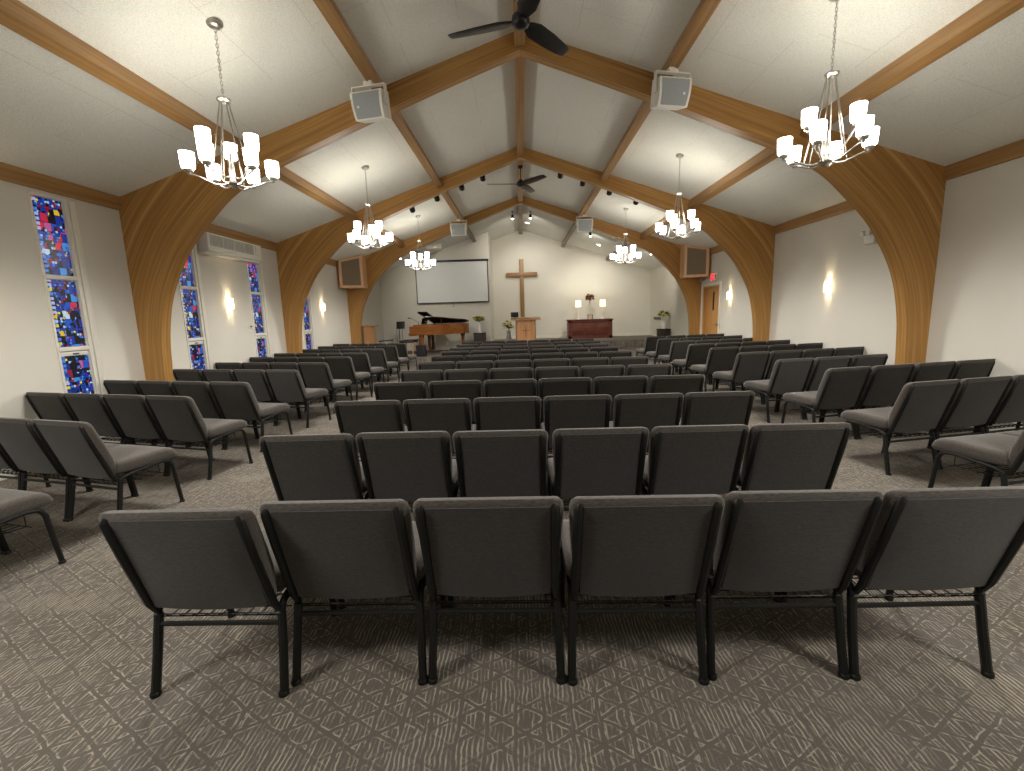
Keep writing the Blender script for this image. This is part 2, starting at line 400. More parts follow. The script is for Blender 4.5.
# ================================================================== ARCHES AND ROOF BEAMS
inner = [(4.73, 0.0), (4.725, .6), (4.71, .95), (4.69, 1.19), (4.65, 1.43), (4.60, 1.635), (4.525, 1.841), (4.41, 2.067), (4.272, 2.29), (4.13, 2.464),
         (4.0, 2.60), (3.86, 2.735), (3.70, 2.885), (3.53, 3.01), (3.3, 3.135), (2.9, 3.31), (2.5, 3.465), (2.0, 3.665), (1.4, 3.895), (.7, 4.155), (0, 4.405)]
def smooth_curve(P, sub=3):
    out = []
    for i in range(len(P)-1):
        p0 = P[max(0, i-1)]; p1 = P[i]; p2 = P[i+1]; p3 = P[min(len(P)-1, i+2)]
        for k in range(sub):
            t = k/sub
            out.append(tuple(.5*((2*p1[j])+(-p0[j]+p2[j])*t+(2*p0[j]-5*p1[j]+4*p2[j]-p3[j])*t*t+(-p0[j]+3*p1[j]-3*p2[j]+p3[j])*t**3) for j in (0, 1)))
    out.append(P[-1]); return out
IC = smooth_curve(inner)
def outer_pt(p, nx, nz):
    """where the inward normal from the inner curve reaches the wall line or the ceiling line"""
    best = 9
    if nx > 1e-4: best = (W-.002-p[0])/nx
    den = nz+SL*nx
    if den > 1e-4: best = min(best, (RZ+.004-SL*p[0]-p[1])/den)
    return best
def arch(y0, label):
    y1 = y0+AT; b = MB()
    for sx in (1, -1):
        n = len(IC); arc = 0; prev = None; strips = []
        for i, p in enumerate(IC):
            a = IC[max(0, i-1)]; c = IC[min(n-1, i+1)]; dx, dz = c[0]-a[0], c[1]-a[1]; L = math.hypot(dx, dz)
            nx, nz = dz/L, -dx/L
            if i == n-1: nx, nz = 0, 1
            if i == 0: nx, nz = 1, 0
            if prev: arc += math.hypot(p[0]-prev[0], p[1]-prev[1])
            prev = p; t = outer_pt(p, nx, nz)
            row = [(p[0]+nx*t*k/6, p[1]+nz*t*k/6, t*k/6) for k in range(7)]
            strips.append((arc, row))
        # corner filler: make the knee reach the wall/ceiling corner
        for (y, rev) in ((y0, 0), (y1, 1)):
            vs_ = [(sx*q[0], y, q[1]) for _, r in strips for q in r]; fs = []; uvs = []
            for i in range(len(strips)-1):
                for k in range(6):
                    fs.append((i*7+k, i*7+k+1, (i+1)*7+k+1, (i+1)*7+k))
                    uvs.append([(strips[i][0], strips[i][1][k][2]), (strips[i][0], strips[i][1][k+1][2]), (strips[i+1][0], strips[i+1][1][k+1][2]), (strips[i+1][0], strips[i+1][1][k][2])])
            b.add(vs_, fs, False, uvs)
            # find the pair of rows that straddles the corner
            for i in range(len(strips)-1):
                q0 = strips[i][1][6]; q1 = strips[i+1][1][6]
                if abs(q0[0]-(W-.002)) < 1e-6 and q1[0] < W-.003:
                    b.add([(sx*q0[0], y, q0[1]), (sx*(W-.002), y, RZ+.004-SL*(W-.002)), (sx*q1[0], y, q1[1])], [(0, 1, 2)], False, [[(strips[i][0], q0[2]), (strips[i][0], q0[2]+.2), (strips[i+1][0], q1[2])]])
        for k in (0, 6):
            pts = [(st[0], st[1][k]) for st in strips]
            if k == 6:
                pp = []
                for i, q in enumerate(pts):
                    pp.append(q)
                    if i < len(pts)-1 and abs(q[1][0]-(W-.002)) < 1e-6 and pts[i+1][1][0] < W-.003: pp.append((q[0], (W-.002, RZ+.004-SL*(W-.002), 0)))
                pts = pp
            vs_ = [(sx*q[0], y, q[1]) for _, q in pts for y in (y0, y1)]
            fs = [(2*i, 2*i+1, 2*i+3, 2*i+2) for i in range(len(pts)-1)]
            uvs = [[(pts[i][0], 9+k), (pts[i][0], 9+k+AT), (pts[i+1][0], 9+k+AT), (pts[i+1][0], 9+k)] for i in range(len(pts)-1)]
            b.add(vs_, fs, False, uvs)
    o = b.build('timber_arch', 'arch_wood'); tag(o, label, 'arch', 'curved timber arches carrying the roof'); return o
arch(ARCH_Y[0], 'curved laminated timber arch nearest the camera, spanning wall to wall')
arch(ARCH_Y[1], 'curved laminated timber arch in the middle of the three')
arch(ARCH_Y[2], 'curved laminated timber arch farthest away, at the edge of the stage')
segs = [(YR+.02, 5.69, 'in front of the nearest arch'), (5.84, 9.28, 'between the nearest and middle arches'), (9.43, 12.87, 'between the middle and farthest arches'), (13.02, YB, 'above the stage')]
ang = atan2(SL, 1)
for (y0, y1, where) in segs:
    mt = 'beam_wood' if y1 < 15 else 'stage_beam'
    b = MB(); b.box(-.062, .062, y0, y1, 4.425, RZ-.01); o = b.build('ridge_beam', mt)
    tag(o, 'timber beam along the ridge of the ceiling, ' + where, 'roof beam', 'roof beams running along the room')
    for sx in (-1, 1):
        for xc, nm, dp in ((1.64, 'inner', .17), (3.34, 'outer', .165)):
            ye = y1
            if sx < 0 and y1 > 17: ye = YC
            if sx < 0 and y1 > 17 and xc < 1.2: ye = YB
            mm = Matrix.Translation((sx*xc, 0, zc(xc))) @ Matrix.Rotation(sx*ang, 4, 'Y')
            b = MB(); b.box(-.055, .055, y0, ye, -dp, -.002, mm); o = b.build('purlin_beam', mt)
            tag(o, 'timber %s ceiling beam %s of the ridge, %s' % (nm, 'left' if sx < 0 else 'right', where), 'roof beam', 'roof beams running along the room')

# ================================================================== CHAIRS
def rrect(cx, cy, hw, hd, r, n=4):
    """rounded rectangle outline in 2D"""
    r = min(r, hw*.98, hd*.98); out = []
    for (sx, sy, a0) in ((1, 1, 0), (-1, 1, 90), (-1, -1, 180), (1, -1, 270)):
        for k in range(n+1):
            a = radians(a0+90*k/n); out.append((cx+sx*(hw-r)+r*cos(a), cy+sy*(hd-r)+r*sin(a)))
    return out
def make_chair():
    root = empty('church_chair')
    # seat cushion: loft front to back, waterfall front edge
    rings = []
    prof = [(.062, .245, .030, .412), (.070, .252, .038, .413), (.10, .258, .044, .414), (.20, .262, .046, .414), (.32, .262, .047, .416), (.40, .262, .046, .415), (.442, .260, .042, .409), (.466, .254, .033, .400), (.478, .245, .018, .393)]
    for (y, hw, hh, zcn) in prof: rings.append([(p[0], y, p[1]) for p in rrect(0, zcn, hw, hh, .028)])
    b = MB(); b.loft(rings); b.build('seat', 'chair_fabric', root)
    # backrest cushion
    def yl(z): return .035 - (z-.33)*.31
    rings = []
    prof = [(.372, .228, .016), (.385, .234, .026), (.43, .240, .032), (.50, .246, .036), (.60, .254, .032), (.70, .260, .027), (.742, .261, .026), (.763, .257, .024), (.776, .246, .020), (.783, .226, .012)]
    for (z, hw, hd) in prof: rings.append([(p[0], p[1], z) for p in rrect(0, yl(z)+.026+(hd-.025)*.8, hw, hd, .022)])
    b = MB(); b.loft(rings); bk = b.build('backrest', 'chair_fabric', root)
    # rear panel between the uprights, slightly bellied, curved lower edge
    rows = []; NX = 9
    for j in range(9):
        t = j/8; row = []
        for i in range(NX):
            u = -1+2*i/(NX-1); zb = .352-.016*(1-u*u); zt = .752
            z = zb+(zt-zb)*t; y = yl(z)-.004-.010*(1-u*u)*sin(pi*min(1, t*1.02))
            row.append((u*.214, y, z))
        rows.append(row)
    vs_ = [p for r in rows for p in r]; nb = len(vs_); vs_ += [(p[0], p[1]+.02, p[2]) for p in vs_]
    fs = [(j*NX+i, j*NX+i+1, (j+1)*NX+i+1, (j+1)*NX+i) for j in range(8) for i in range(NX-1)]
    fs += [tuple(nb+k for k in reversed(q)) for q in fs]
    for i in range(NX-1): fs += [(i, nb+i, nb+i+1, i+1), (8*NX+i, 8*NX+i+1, nb+8*NX+i+1, nb+8*NX+i)]
    for j in range(8): fs += [(j*NX, (j+1)*NX, nb+(j+1)*NX, nb+j*NX), (j*NX+8, nb+j*NX+8, nb+(j+1)*NX+8, (j+1)*NX+8)]
    b = MB(); b.add(vs_, fs, True); b.build('back_panel', 'shaded_back_fabric', root)
    # metal
    b = MB()
    for sx in (-1, 1):
        b.tube([(sx*.236, yl(.325)+.012, .325), (sx*.234, yl(.37)+.001, .37), (sx*.232, yl(.60)-.003, .60), (sx*.231, yl(.745)-.001, .745), (sx*.226, yl(.76)+.008, .762)], [.012, .0155, .016, .016, .010], 8)
    b.tube([(-.236, yl(.36)+.006, .362), (.236, yl(.36)+.006, .362)], .009, 6)
    b.build('back_frame', 'black_metal', root)
    b = MB()
    for sx in (-1, 1):
        b.tube(arcpts([(sx*.241, .060, .285), (sx*.242, .068, .335), (sx*.244, .12, .352), (sx*.245, .34, .372), (sx*.246, .405, .362), (sx*.248, .428, .32)], .05, 4), .014, 8)
    b.tube([(-.246, .17, .362), (.246, .17, .362)], .010, 6); b.tube([(-.245, .36, .368), (.245, .36, .368)], .010, 6)
    b.build('seat_frame', 'black_metal', root)
    for sx in (-1, 1):
        b = MB(); b.tube([(sx*.240, .062, .30), (sx*.245, .034, .15), (sx*.249, .004, .012)], .0165, 8); b.lathe([(.019, 0), (.020, .012), (.016, .018)], 10, (sx*.248, 0, 0)); b.build('leg', 'black_metal', root)
        b = MB(); b.tube([(sx*.248, .427, .325), (sx*.25, .444, .15), (sx*.251, .46, .012)], .0145, 8); b.lathe([(.018, 0), (.019, .012), (.015, .018)], 10, (sx*.251, .46, 0)); b.build('leg', 'black_metal', root)
    b = MB(); b.tube([(-.24, .054, .262), (.24, .054, .262)], .0095, 8); b.build('stretcher', 'black_metal', root)
    b = MB()
    for k in range(9):
        x = -.2+.05*k; b.tube([(x, .05, .305), (x, .065, .286), (x, .36, .276)], .003, 4)
    for y, z in ((.05, .305), (.065, .286), (.12, .284), (.2, .281), (.28, .279), (.36, .276)): b.tube([(-.245, y, z), (.245, y, z)], .0032, 4)
    b.tube([(-.2, .36, .276), (-.2, .36, .362)], .003, 4); b.tube([(.2, .36, .276), (.2, .36, .362)], .003, 4)
    b.build('book_rack', 'black_metal', root)
    return root
proto = make_chair(); ptree = tree_of(proto); used = [False]
ORD = ['nearest', 'second', 'third', 'fourth', 'fifth', 'sixth', 'seventh', 'eighth', 'ninth', 'tenth', 'eleventh']
def place_chair(x, y, rz, label, group):
    if not used[0]: o = proto; used[0] = True
    else: o = copy_tree(proto, None, ptree)
    o.location = (x, y, 0); o.rotation_euler = (0, 0, rz); tag(o, label, 'chair', group); return o
P = .535
RN = ['row nearest the camera'] + ['%s row from the camera' % k for k in ORD[1:]]
SEATN = ['leftmost', 'second from the left', 'third from the left', 'third from the right', 'second from the right', 'rightmost']
for r in range(11):
    y = 1.53 + .944*r - (.035 if r == 1 else 0)
    for c in range(6):
        jx = random.uniform(-.006, .006); jy = random.uniform(-.012, .012); rz = random.uniform(-.01, .01)
        if r == 0 and c == 0: jy = -.05; jx = .012; rz = .0
        place_chair((c-2.5)*P+.076+jx, y+jy, rz, 'charcoal chair, centre block, %s, %s' % (RN[r], SEATN[c]), 'charcoal chairs of the centre block')
# side blocks: rows turned towards the stage; (x,y) is the aisle-side rear foot
SN4 = ['at the aisle', 'second from the aisle', 'third from the aisle', 'next to the wall']
def side_row(sx, xr, yr, th, n, r, name, pitch=.528):
    th = radians(th); dx, dy = sx*cos(th), sin(th)
    for k in range(n):
        px = xr+dx*(.248+k*pitch); py = yr+dy*(.248+k*pitch)
        place_chair(px, py, sx*th+random.uniform(-.008, .008), 'charcoal chair, %s side block, %s, %s' % (name, RN[r], SN4[k]), 'charcoal chairs of the %s side block' % name)
LY = [2.0, 2.90, 3.83, 4.66, 5.72, 6.60, 7.52, 8.33, 9.36, 10.28, 11.15]
for r, y in enumerate(LY):
    n = 2 if r == 0 else (3 if r == 1 else 4)
    side_row(-1, -2.93 - (.05 if r == 0 else 0), y, 14.5, n, r, 'left')
RY = [2.66, 3.586, 4.51, 5.40, 6.36, 7.28, 8.20, 9.12, 10.05, 10.97]
for r, y in enumerate(RY):
    n = 2 if r == 0 else 4
    if abs(y-5.40) < .01: n = 3
    side_row(1, 2.935, y+.02, 12.2, n, r, 'right', .534)

# ================================================================== CHANDELIERS
def make_chandelier():
    root = empty('chandelier')
    b = MB(); b.lathe([(.004, -.034), (.03, -.032), (.052, -.022), (.062, -.006), (.063, .02)], 24); b.build('canopy', 'brushed_nickel', root)
    b = MB(); z = -.034; i = 0
    while z > -.53:
        pts = [(.009*cos(a), 0, z-.015+.019*sin(a)) for a in [2*pi*k/8 for k in range(9)]]
        if i % 2: pts = [(0, p[0], p[2]) for p in pts]
        b.tube(pts, .0026, 5, cap=False); z -= .028; i += 1
    b.build('chain', 'brushed_nickel', root)
    b = MB(); b.lathe([(.006, .03), (.012, .026), (.014, .012), (.05, .008), (.056, -.002), (.05, -.014), (.03, -.022), (.028, -.03), (.004, -.032)], 20, (0, 0, -.565)); b.build('top_hub', 'brushed_nickel', root)
    b = MB(); b.lathe([(.004, -1.262), (.014, -1.256), (.022, -1.24), (.05, -1.232), (.056, -1.222), (.04, -1.21), (.022, -1.2), (.021, -1.0), (.014, -.985), (.005, -.98)], 18); b.build('column', 'brushed_nickel', root)
    def shade(cx, cy, z0):
        s = MB(); s.lathe([(.03, .0), (.045, .003), (.050, .016), (.053, .07), (.055, .125), (.0525, .125), (.0505, .07), (.047, .018), (.03, .008)], 18, (cx, cy, z0), cap=False)
        s.lathe([(.001, .006), (.031, .006)], 18, (cx, cy, z0), cap=False)
        s.build('glass_shade', 'lit_glass', root)
        h = MB(); h.lathe([(.008, -.045), (.012, -.04), (.014, -.028), (.031, -.022), (.036, -.004), (.03, .0)], 14, (cx, cy, z0)); return h
    for k in range(6):
        a = radians(60*k); c, s_ = cos(a), sin(a)
        path = [(.03, -1.222), (.08, -1.236), (.13, -1.234), (.19, -1.21), (.24, -1.186), (.28, -1.176), (.30, -1.178), (.305, -1.172)]
        b = MB(); b.tube([(r*c, r*s_, z) for r, z in path], .0065, 7); arm = b.build('lower_arm', 'brushed_nickel', root)
        h = shade(.305*c, .305*s_, -1.135); h.build('shade_holder', 'brushed_nickel', arm)
        b = MB(); b.tube([(.03*c, .03*s_, -.58), (.155*c, .155*s_, -1.222)], .0045, 6); b.build('rod', 'brushed_nickel', root)
    for k in range(3):
        a = radians(120*k+UP); c, s_ = cos(a), sin(a)
        path = [(.022, -1.17), (.06, -1.18), (.11, -1.15), (.15, -1.08), (.17, -1.035), (.187, -1.015), (.195, -1.012)]
        b = MB(); b.tube([(r*c, r*s_, z) for r, z in path], .0065, 7); arm = b.build('upper_arm', 'brushed_nickel', root)
        h = shade(.195*c, .195*s_, -.97); h.build('shade_holder', 'brushed_nickel', arm)
    return root
UP = 90
chp = make_chandelier(); ctree = tree_of(chp)
CH = [(-2.47, 3.97, 29.3, 'nickel chandelier on the left, nearest the camera'), (2.46, 3.97, -13.3, 'nickel chandelier on the right, nearest the camera'),
      (-2.48, 7.53, 6, 'nickel chandelier on the left between the nearest and middle arches'), (2.48, 7.53, 2, 'nickel chandelier on the right between the nearest and middle arches'),
      (-2.46, 11.13, 10, 'nickel chandelier on the left, farthest away, before the screen'), (2.47, 11.13, -8, 'nickel chandelier on the right, farthest away, beyond the middle arch')]
CH += [(-2.48, .40, 0, 'added unseen nickel chandelier on the left, behind the camera'), (2.48, .40, 12, 'added unseen nickel chandelier on the right, behind the camera')]  # unseen pair, added to light the floor and chair backs
for i, (x, y, a, lb) in enumerate(CH):
    o = chp if i == 0 else copy_tree(chp, None, ctree)
    o.location = (x, y, zc(x)-.008); o.rotation_euler = (0, 0, radians(a)); tag(o, lb, 'chandelier', 'nickel chandeliers with white glass shades')
    ld = bpy.data.lights.new('chandelier_fill', 'SPOT'); ld.energy = DOWN_W; ld.spot_size = radians(172); ld.spot_blend = .5; ld.color = (1, .965, .92); ld.shadow_soft_size = .28  # extra spot added below the column to fill floor, chairs and walls
    lo = bpy.data.objects.new('chandelier_fill', ld); COL.objects.link(lo); lo.location = (x, y, zc(x)-1.30)

# ================================================================== CEILING FANS
def fan(y, z, angs, label):
    root = empty('ceiling_fan', (0, y, 4.425))
    d = z-4.425
    b = MB(); b.lathe([(.012, -.06), (.04, -.055), (.05, -.02), (.052, 0)], 16); b.build('fan_canopy', 'fan_black', root)
    b = MB(); b.tube([(0, 0, -.05), (0, 0, d+.09)], .011, 8); b.build('downrod', 'fan_black', root)
    b = MB(); b.lathe([(.012, .10), (.03, .09), (.05, .06), (.078, .04), (.085, .0), (.078, -.03), (.05, -.05), (.012, -.056)], 20, (0, 0, d)); b.build('motor_housing', 'fan_black', root)
    for a in angs:
        mm = Matrix.Translation((0, 0, d)) @ Matrix.Rotation(radians(a), 4, 'Z') @ Matrix.Rotation(radians(-13), 4, 'X')
        b = MB(); rings = []
        for (x, hw, ht) in ((.07, .03, .01), (.12, .06, .008), (.2, .088, .006), (.4, .086, .005), (.6, .070, .004), (.68, .058, .004), (.70, .045, .003)):
            rings.append([mm @ Vector((x, p[0], p[1])) for p in rrect(0, 0, hw, ht, ht*.9, 2)])
        b.loft(rings); b.build('fan_blade', 'fan_black', root)
    tag(root, label, 'ceiling fan', 'black three-bladed ceiling fans'); return root
fan(4.53, 4.02, (165, 49, -75), 'black three-bladed ceiling fan hanging near the camera, before the nearest arch')
fan(9.85, 4.07, (187, 67, -47), 'black three-bladed ceiling fan hanging beyond the middle arch')

# ================================================================== WHITE SPEAKERS ON THE ARCHES
def speaker(x, y, ztop, s, yaw_, label):
    root = empty('hanging_speaker', (x, y, ztop), radians(yaw_))
    w_, h_, d_ = .19*s, .275*s, .2*s
    tl = Matrix.Rotation(radians(14), 4, 'X')
    b = MB(); rings = []
    for t in range(7):
        u = t/6; zz = -.05*s-u*h_; hw = w_-.012*u; fr = -d_*.5-.02*sin(pi*u)
        rings.append([tl @ Vector(q) for q in [(-hw, fr, zz), (hw, fr, zz), (hw*.93, d_*.5, zz), (-hw*.93, d_*.5, zz)]])
    b.loft(rings); bx = b.build('speaker_box', 'white_plastic', root)
    for p in bx.data.polygons: p.use_smooth = False
    b = MB(); rings = []
    for t in range(7):
        u = t/6; zz = -.062*s-u*(h_-.024*s); hw = w_-.012*u-.028*s; fr = -d_*.5-.02*sin(pi*u)-.006
        rings.append([tl @ Vector(q) for q in [(-hw, fr, zz), (hw, fr, zz), (hw, fr+.008, zz), (-hw, fr+.008, zz)]])
    b.loft(rings); b.build('speaker_grille', 'grey_grille', root)
    b = MB(); b.box(-.012, .012, -.006, .0, -.01, .012, tl @ Matrix.Translation((w_*.55*(-1 if x < 0 else 1), -d_*.5-.02, -.2*s))); b.build('badge', 'white_plastic', root)
    b = MB()
    b.box(-w_-.014, -w_+.0, -.025, .025, -.2*s, .0); b.box(w_, w_+.014, -.025, .025, -.2*s, .0); b.box(-w_-.014, w_+.014, -.025, .025, -.0, .012)
    b.box(-.05, .05, -.03, .03, .012, .05)
    b.build('bracket', 'white_plastic', root)
    tag(root, label, 'speaker', 'white loudspeakers hung from the arches'); return root
speaker(-1.63, 5.20, 3.845, .96, -12, 'white loudspeaker on the nearest arch, left of the ridge')
speaker(1.59, 5.20, 3.85, .96, 12, 'white loudspeaker on the nearest arch, right of the ridge')
speaker(-1.63, 12.15, 3.84, 1.08, -2, 'white loudspeaker on the farthest arch, left of the ridge')
speaker(1.64, 12.15, 3.84, 1.08, 2, 'white loudspeaker on the farthest arch, right of the ridge')

# projector
o = empty('projector', (-2.51, 13.35, 3.32))
b = MB(); b.bbox(-.23, .23, -.16, .16, 0, .14, .015); b.build('projector_body', 'white_plastic', o)
b = MB(); b.lathe([(.03, 0), (.035, .03)], 14, mat=Matrix.Translation((.1, .15, .065)) @ Matrix.Rotation(-pi/2, 4, 'X')); b.build('lens', 'black_plastic', o)
b = MB(); b.tube([(0, 0, .13), (0, 0, zc(2.51)-3.32)], .022, 10); b.box(-.07, .07, -.07, .07, .14, .16); b.build('ceiling_mount', 'white_plastic', o)
tag(o, 'white projector hanging from the ceiling just beyond the farthest arch', 'projector')

# black track spots behind the middle arch
def can(x, y, z, tilt, label, lit=False, rz=0, name='spotlight', ln=.13, r=.048, power=0):
    zt = zc(x); o = empty(name, (x, y, zt))
    hz = z-zt
    b = MB(); b.tube([(0, 0, 0), (0, 0, hz+.05)], .009, 8); b.lathe([(.035, -.018), (.04, 0)], 14); b.build('stem', 'black_metal', o)
    mm = Matrix.Translation((0, 0, hz)) @ Matrix.Rotation(radians(tilt), 4, 'X')
    b = MB(); b.lathe([(r*.75, .5*ln), (r*.95, .44*ln), (r, 0), (r, -.5*ln), (r*.88, -.5*ln), (r*.88, -.4*ln), (.001, -.4*ln)], 16, mat=mm, cap=False); b.build('can', 'black_metal', o)
    if lit:
        b = MB(); b.lathe([(.001, -.52*ln), (r*.84, -.51*ln), (r*.86, -.43*ln)], 16, mat=mm, cap=False); b.build('lens', 'spot_lens', o)
    tag(o, label, 'spotlight'); return o
K = 9.62/9.4
SPL = [(-2.192, 3.531, 'outermost'), (-1.684, 3.726, 'third from the ridge'), (-1.177, 3.915, 'second from the ridge'), (-.753, 4.076, 'closest to the ridge')]
for (x, z, nm) in SPL:
    for sx in (-1, 1):
        can(sx*abs(x)*K*(1.04 if sx > 0 else 1), 9.62, 1.3956+(z-1.3956)*K+.02, 62, 'black spotlight behind the middle arch, %s side, %s' % ('left' if sx < 0 else 'right', nm), r=.055, ln=.10)['group'] = 'black spotlights behind the middle arch'
# lit cans above the stage
def spot_at(name, loc, target, watts, size=radians(118), blend=1.0, col=(1, .95, .86), rad=.04):
    ld = bpy.data.lights.new(name, 'SPOT'); ld.energy = watts; ld.spot_size = size; ld.spot_blend = blend; ld.color = col; ld.shadow_soft_size = rad
    lo = bpy.data.objects.new(name, ld); COL.objects.link(lo); lo.location = loc
    lo.rotation_euler = (Vector(target)-Vector(loc)).to_track_quat('-Z', 'Y').to_euler(); return lo
ST = [(-.25, 14.4, 4.36, 'left of the ridge beam'), (.30, 14.4, 4.36, 'right of the ridge beam'), (2.13, 14.4, 3.77, 'right of the inner beam'), (3.97, 14.3, 3.16, 'beside the right wall'), (-3.6, 13.7, 3.2, 'far left')]
TG = [(-.2, YB, 2.2), (.3, YB, 2.6), (2.5, YB, 2.0), (4.4, YB, 1.2), (-2.6, YC, 1.9)]
for (x, y, z, nm), tg in zip(ST, TG):
    o = can(x, y, z, -14, 'small lit black spotlight above the stage, ' + nm, True, r=.04, ln=.12); o['group'] = 'lit spotlights above the stage'
    spot_at('stage_spot', (x, y+.02, z-.09), tg, STAGE_W)
for (x, y, nm) in ((.24, 16.2, 'beside the ridge'), (2.7, 16.2, 'above the communion table')):
    o = empty('downlight', (x, y, zc(x))); mm = Matrix.Rotation((1 if x > 0 else -1)*ang, 4, 'Y')
    b = MB(); b.lathe([(.078, -.001), (.085, -.01), (.07, -.012), (.066, -.004)], 24, mat=mm, cap=False); b.build('trim_ring', 'white_plastic', o)
    b = MB(); b.lathe([(.001, -.006), (.068, -.006)], 24, mat=mm, cap=False); b.build('lens', 'spot_lens', o)
    tag(o, 'round lit downlight set in the stage ceiling ' + nm, 'downlight', 'round downlights in the stage ceiling')
    spot_at('downlight_beam', (x, y, zc(x)-.04), (x+.05, YB, 1.6), STAGE_W*.8, radians(110), .8)

# ================================================================== CABINETS ON THE FAR ARCH
for sx, nm in ((-1, 'left'), (1, 'right')):
    zb = 2.25; o = empty('speaker_cabinet', (sx*4.68, 12.55, zb))
    PA, PB = Vector((4.40, 12.60)), Vector((4.90, 12.22)); dv = PB-PA; nv = Vector((dv.y, -dv.x)).normalized()   # points out of the face
    if nv.y > 0: nv = -nv
    def loc(x, y, z): return Vector((sx*(x-4.68), y-12.55, z-zb))
    plan_ = [(PA.x, PA.y), (PB.x, PB.y), (W-.004, 12.30), (W-.004, 12.866), (4.37, 12.866)]
    b = MB(); n = 5; vs_ = [loc(x, y, zb) for x, y in plan_]+[loc(x, y, zc(x)-.004) for x, y in plan_]
    b.add(vs_, [tuple(range(n)), tuple(range(n, 2*n))]+[(k, (k+1) % n, n+(k+1) % n, n+k) for k in range(n)])
    def slab(quad, h0, h1):
        """quad of (u, t) on the face, between offsets h0 and h1 along its normal"""
        vs_ = []
        for h in (h0, h1):
            for u, t in quad:
                q = PA+dv*u; top = zc(q.x)-.006; q2 = q+nv*h; vs_.append(loc(q2.x, q2.y, zb+(top-zb)*t))
        return vs_, [(0,1,2,3), (4,5,6,7), (0,1,5,4), (1,2,6,5), (2,3,7,6), (3,0,4,7)]
    fu, ft = .105, .085
    for qd in ([(0,0),(1,0),(1-fu,ft),(fu,ft)], [(0,1),(1,1),(1-fu,1-ft),(fu,1-ft)], [(0,0),(fu,ft),(fu,1-ft),(0,1)], [(1,0),(1-fu,ft),(1-fu,1-ft),(1,1)]): b.add(*slab(qd, -.002, .022))
    b.build('cabinet_body', 'cabinet_oak', o)
    b = MB(); b.add(*slab([(fu,ft),(1-fu,ft),(1-fu,1-ft),(fu,1-ft)], .001, .010)); b.build('grille', 'brown_grille', o)
    tag(o, 'oak speaker cabinet with brown grille high on the %s of the farthest arch' % nm, 'speaker cabinet', 'oak speaker cabinets on the farthest arch')

# ================================================================== WALL SCONCES
def sconce(sx, y, z, label):
    o = empty('wall_sconce', (sx*W, y, z)); n = 10
    b = MB(); pts = [(-sx*.075*sin(pi*k/n), -.055*cos(pi*k/n)) for k in range(n+1)]
    pin = [(p[0]*.93, p[1]*.93) for p in pts]
    vs_ = [(p[0], p[1], zz) for zz in (-.085, .085) for p in pts+pin]; N = n+1; L = 2*N; fs = []
    for k in range(n):
        fs += [(k, k+1, L+k+1, L+k), (N+k+1, N+k, L+N+k, L+N+k+1), (k, N+k, N+k+1, k+1), (L+k, L+k+1, L+N+k+1, L+N+k)]
    b.add(vs_, fs, True); b.build('glass_shade', 'sconce_glass', o)
    b = MB(); b.bbox(min(0, -sx*.014), max(0, -sx*.014), -.04, .04, -.07, .07, .004); b.tube([(0, 0, 0), (-sx*.065, 0, 0)], .006, 6); b.build('back_plate', 'brushed_nickel', o)
    tag(o, label, 'wall lamp', 'lit wall sconces along both side walls')
    for s_ in (1, -1):
        ld = bpy.data.lights.new('sconce_beam', 'SPOT'); ld.energy = SCONCE_W*(1 if s_ > 0 else .8); ld.spot_size = radians(66); ld.spot_blend = .7; ld.color = (1, .80, .52); ld.shadow_soft_size = .03
        lo = bpy.data.objects.new('sconce_beam', ld); COL.objects.link(lo); lo.location = (sx*(W-.05), y, z+s_*.02)
        lo.rotation_euler = Vector((sx*.12, 0, s_)).to_track_quat('-Z', 'Y').to_euler()
sconce(-1, 3.96, 1.72, 'lit wall sconce on the left wall, nearest the camera')
sconce(-1, 7.58, 1.72, 'lit wall sconce between the windows below the air conditioner')
sconce(-1, 11.16, 1.72, 'lit wall sconce on the left wall, farthest away')
sconce(1, 3.96, 1.69, 'lit wall sconce on the right wall, nearest the camera')
sconce(1, 7.59, 1.70, 'lit wall sconce on the right wall between nearest and middle arches')
sconce(1, 11.10, 1.70, 'lit wall sconce on the right wall beside the door')

# ================================================================== AIR CONDITIONER, THERMOSTAT, EMERGENCY LIGHT, EXIT SIGN
o = empty('air_conditioner', (-W, 7.70, 2.50))
b = MB(); b.bbox(0, .185, -.72, .72, 0, .275, .012); b.bbox(.0, .13, -.72, .72, -.035, .0, .006); b.build('housing', 'white_plastic', o)
b = MB(); b.box(.183, .191, -.66, .46, .085, .25); g = b.build('vent_panel', 'vent_grey', o)
b = MB()
for k in range(10): b.box(.187, .197, -.66, .46, .088+.0165*k, .093+.0165*k)
for yy in (-.66, -.38, -.10, .18, .45): b.box(.187, .199, yy, yy+.012, .085, .25)
b.build('louvres', 'white_plastic', o)
b = MB(); b.bbox(.183, .195, .52, .66, .09, .25, .003); b.build('control_cover', 'white_plastic', o)
tag(o, 'long white air conditioner mounted high on the left wall', 'air conditioner')
o = empty('thermostat', (-W, 8.10, 1.26)); b = MB(); b.bbox(0, .02, -.05, .05, .03, .09, .003); b.build('display', 'white_plastic', o)
b = MB(); b.box(.02, .023, -.03, .03, .05, .08); b.build('lcd', 'dark_grey', o); b = MB(); b.bbox(0, .015, -.035, .035, -.04, .0, .003); b.build('switch_plate', 'white_plastic', o)
tag(o, 'small white thermostat on the left wall beside the third window', 'thermostat')
o = empty('emergency_light', (W, 6.74, 2.27))
b = MB(); b.bbox(-.06, 0, -.10, .10, -.02, .12, .01); b.build('battery_box', 'white_plastic', o)
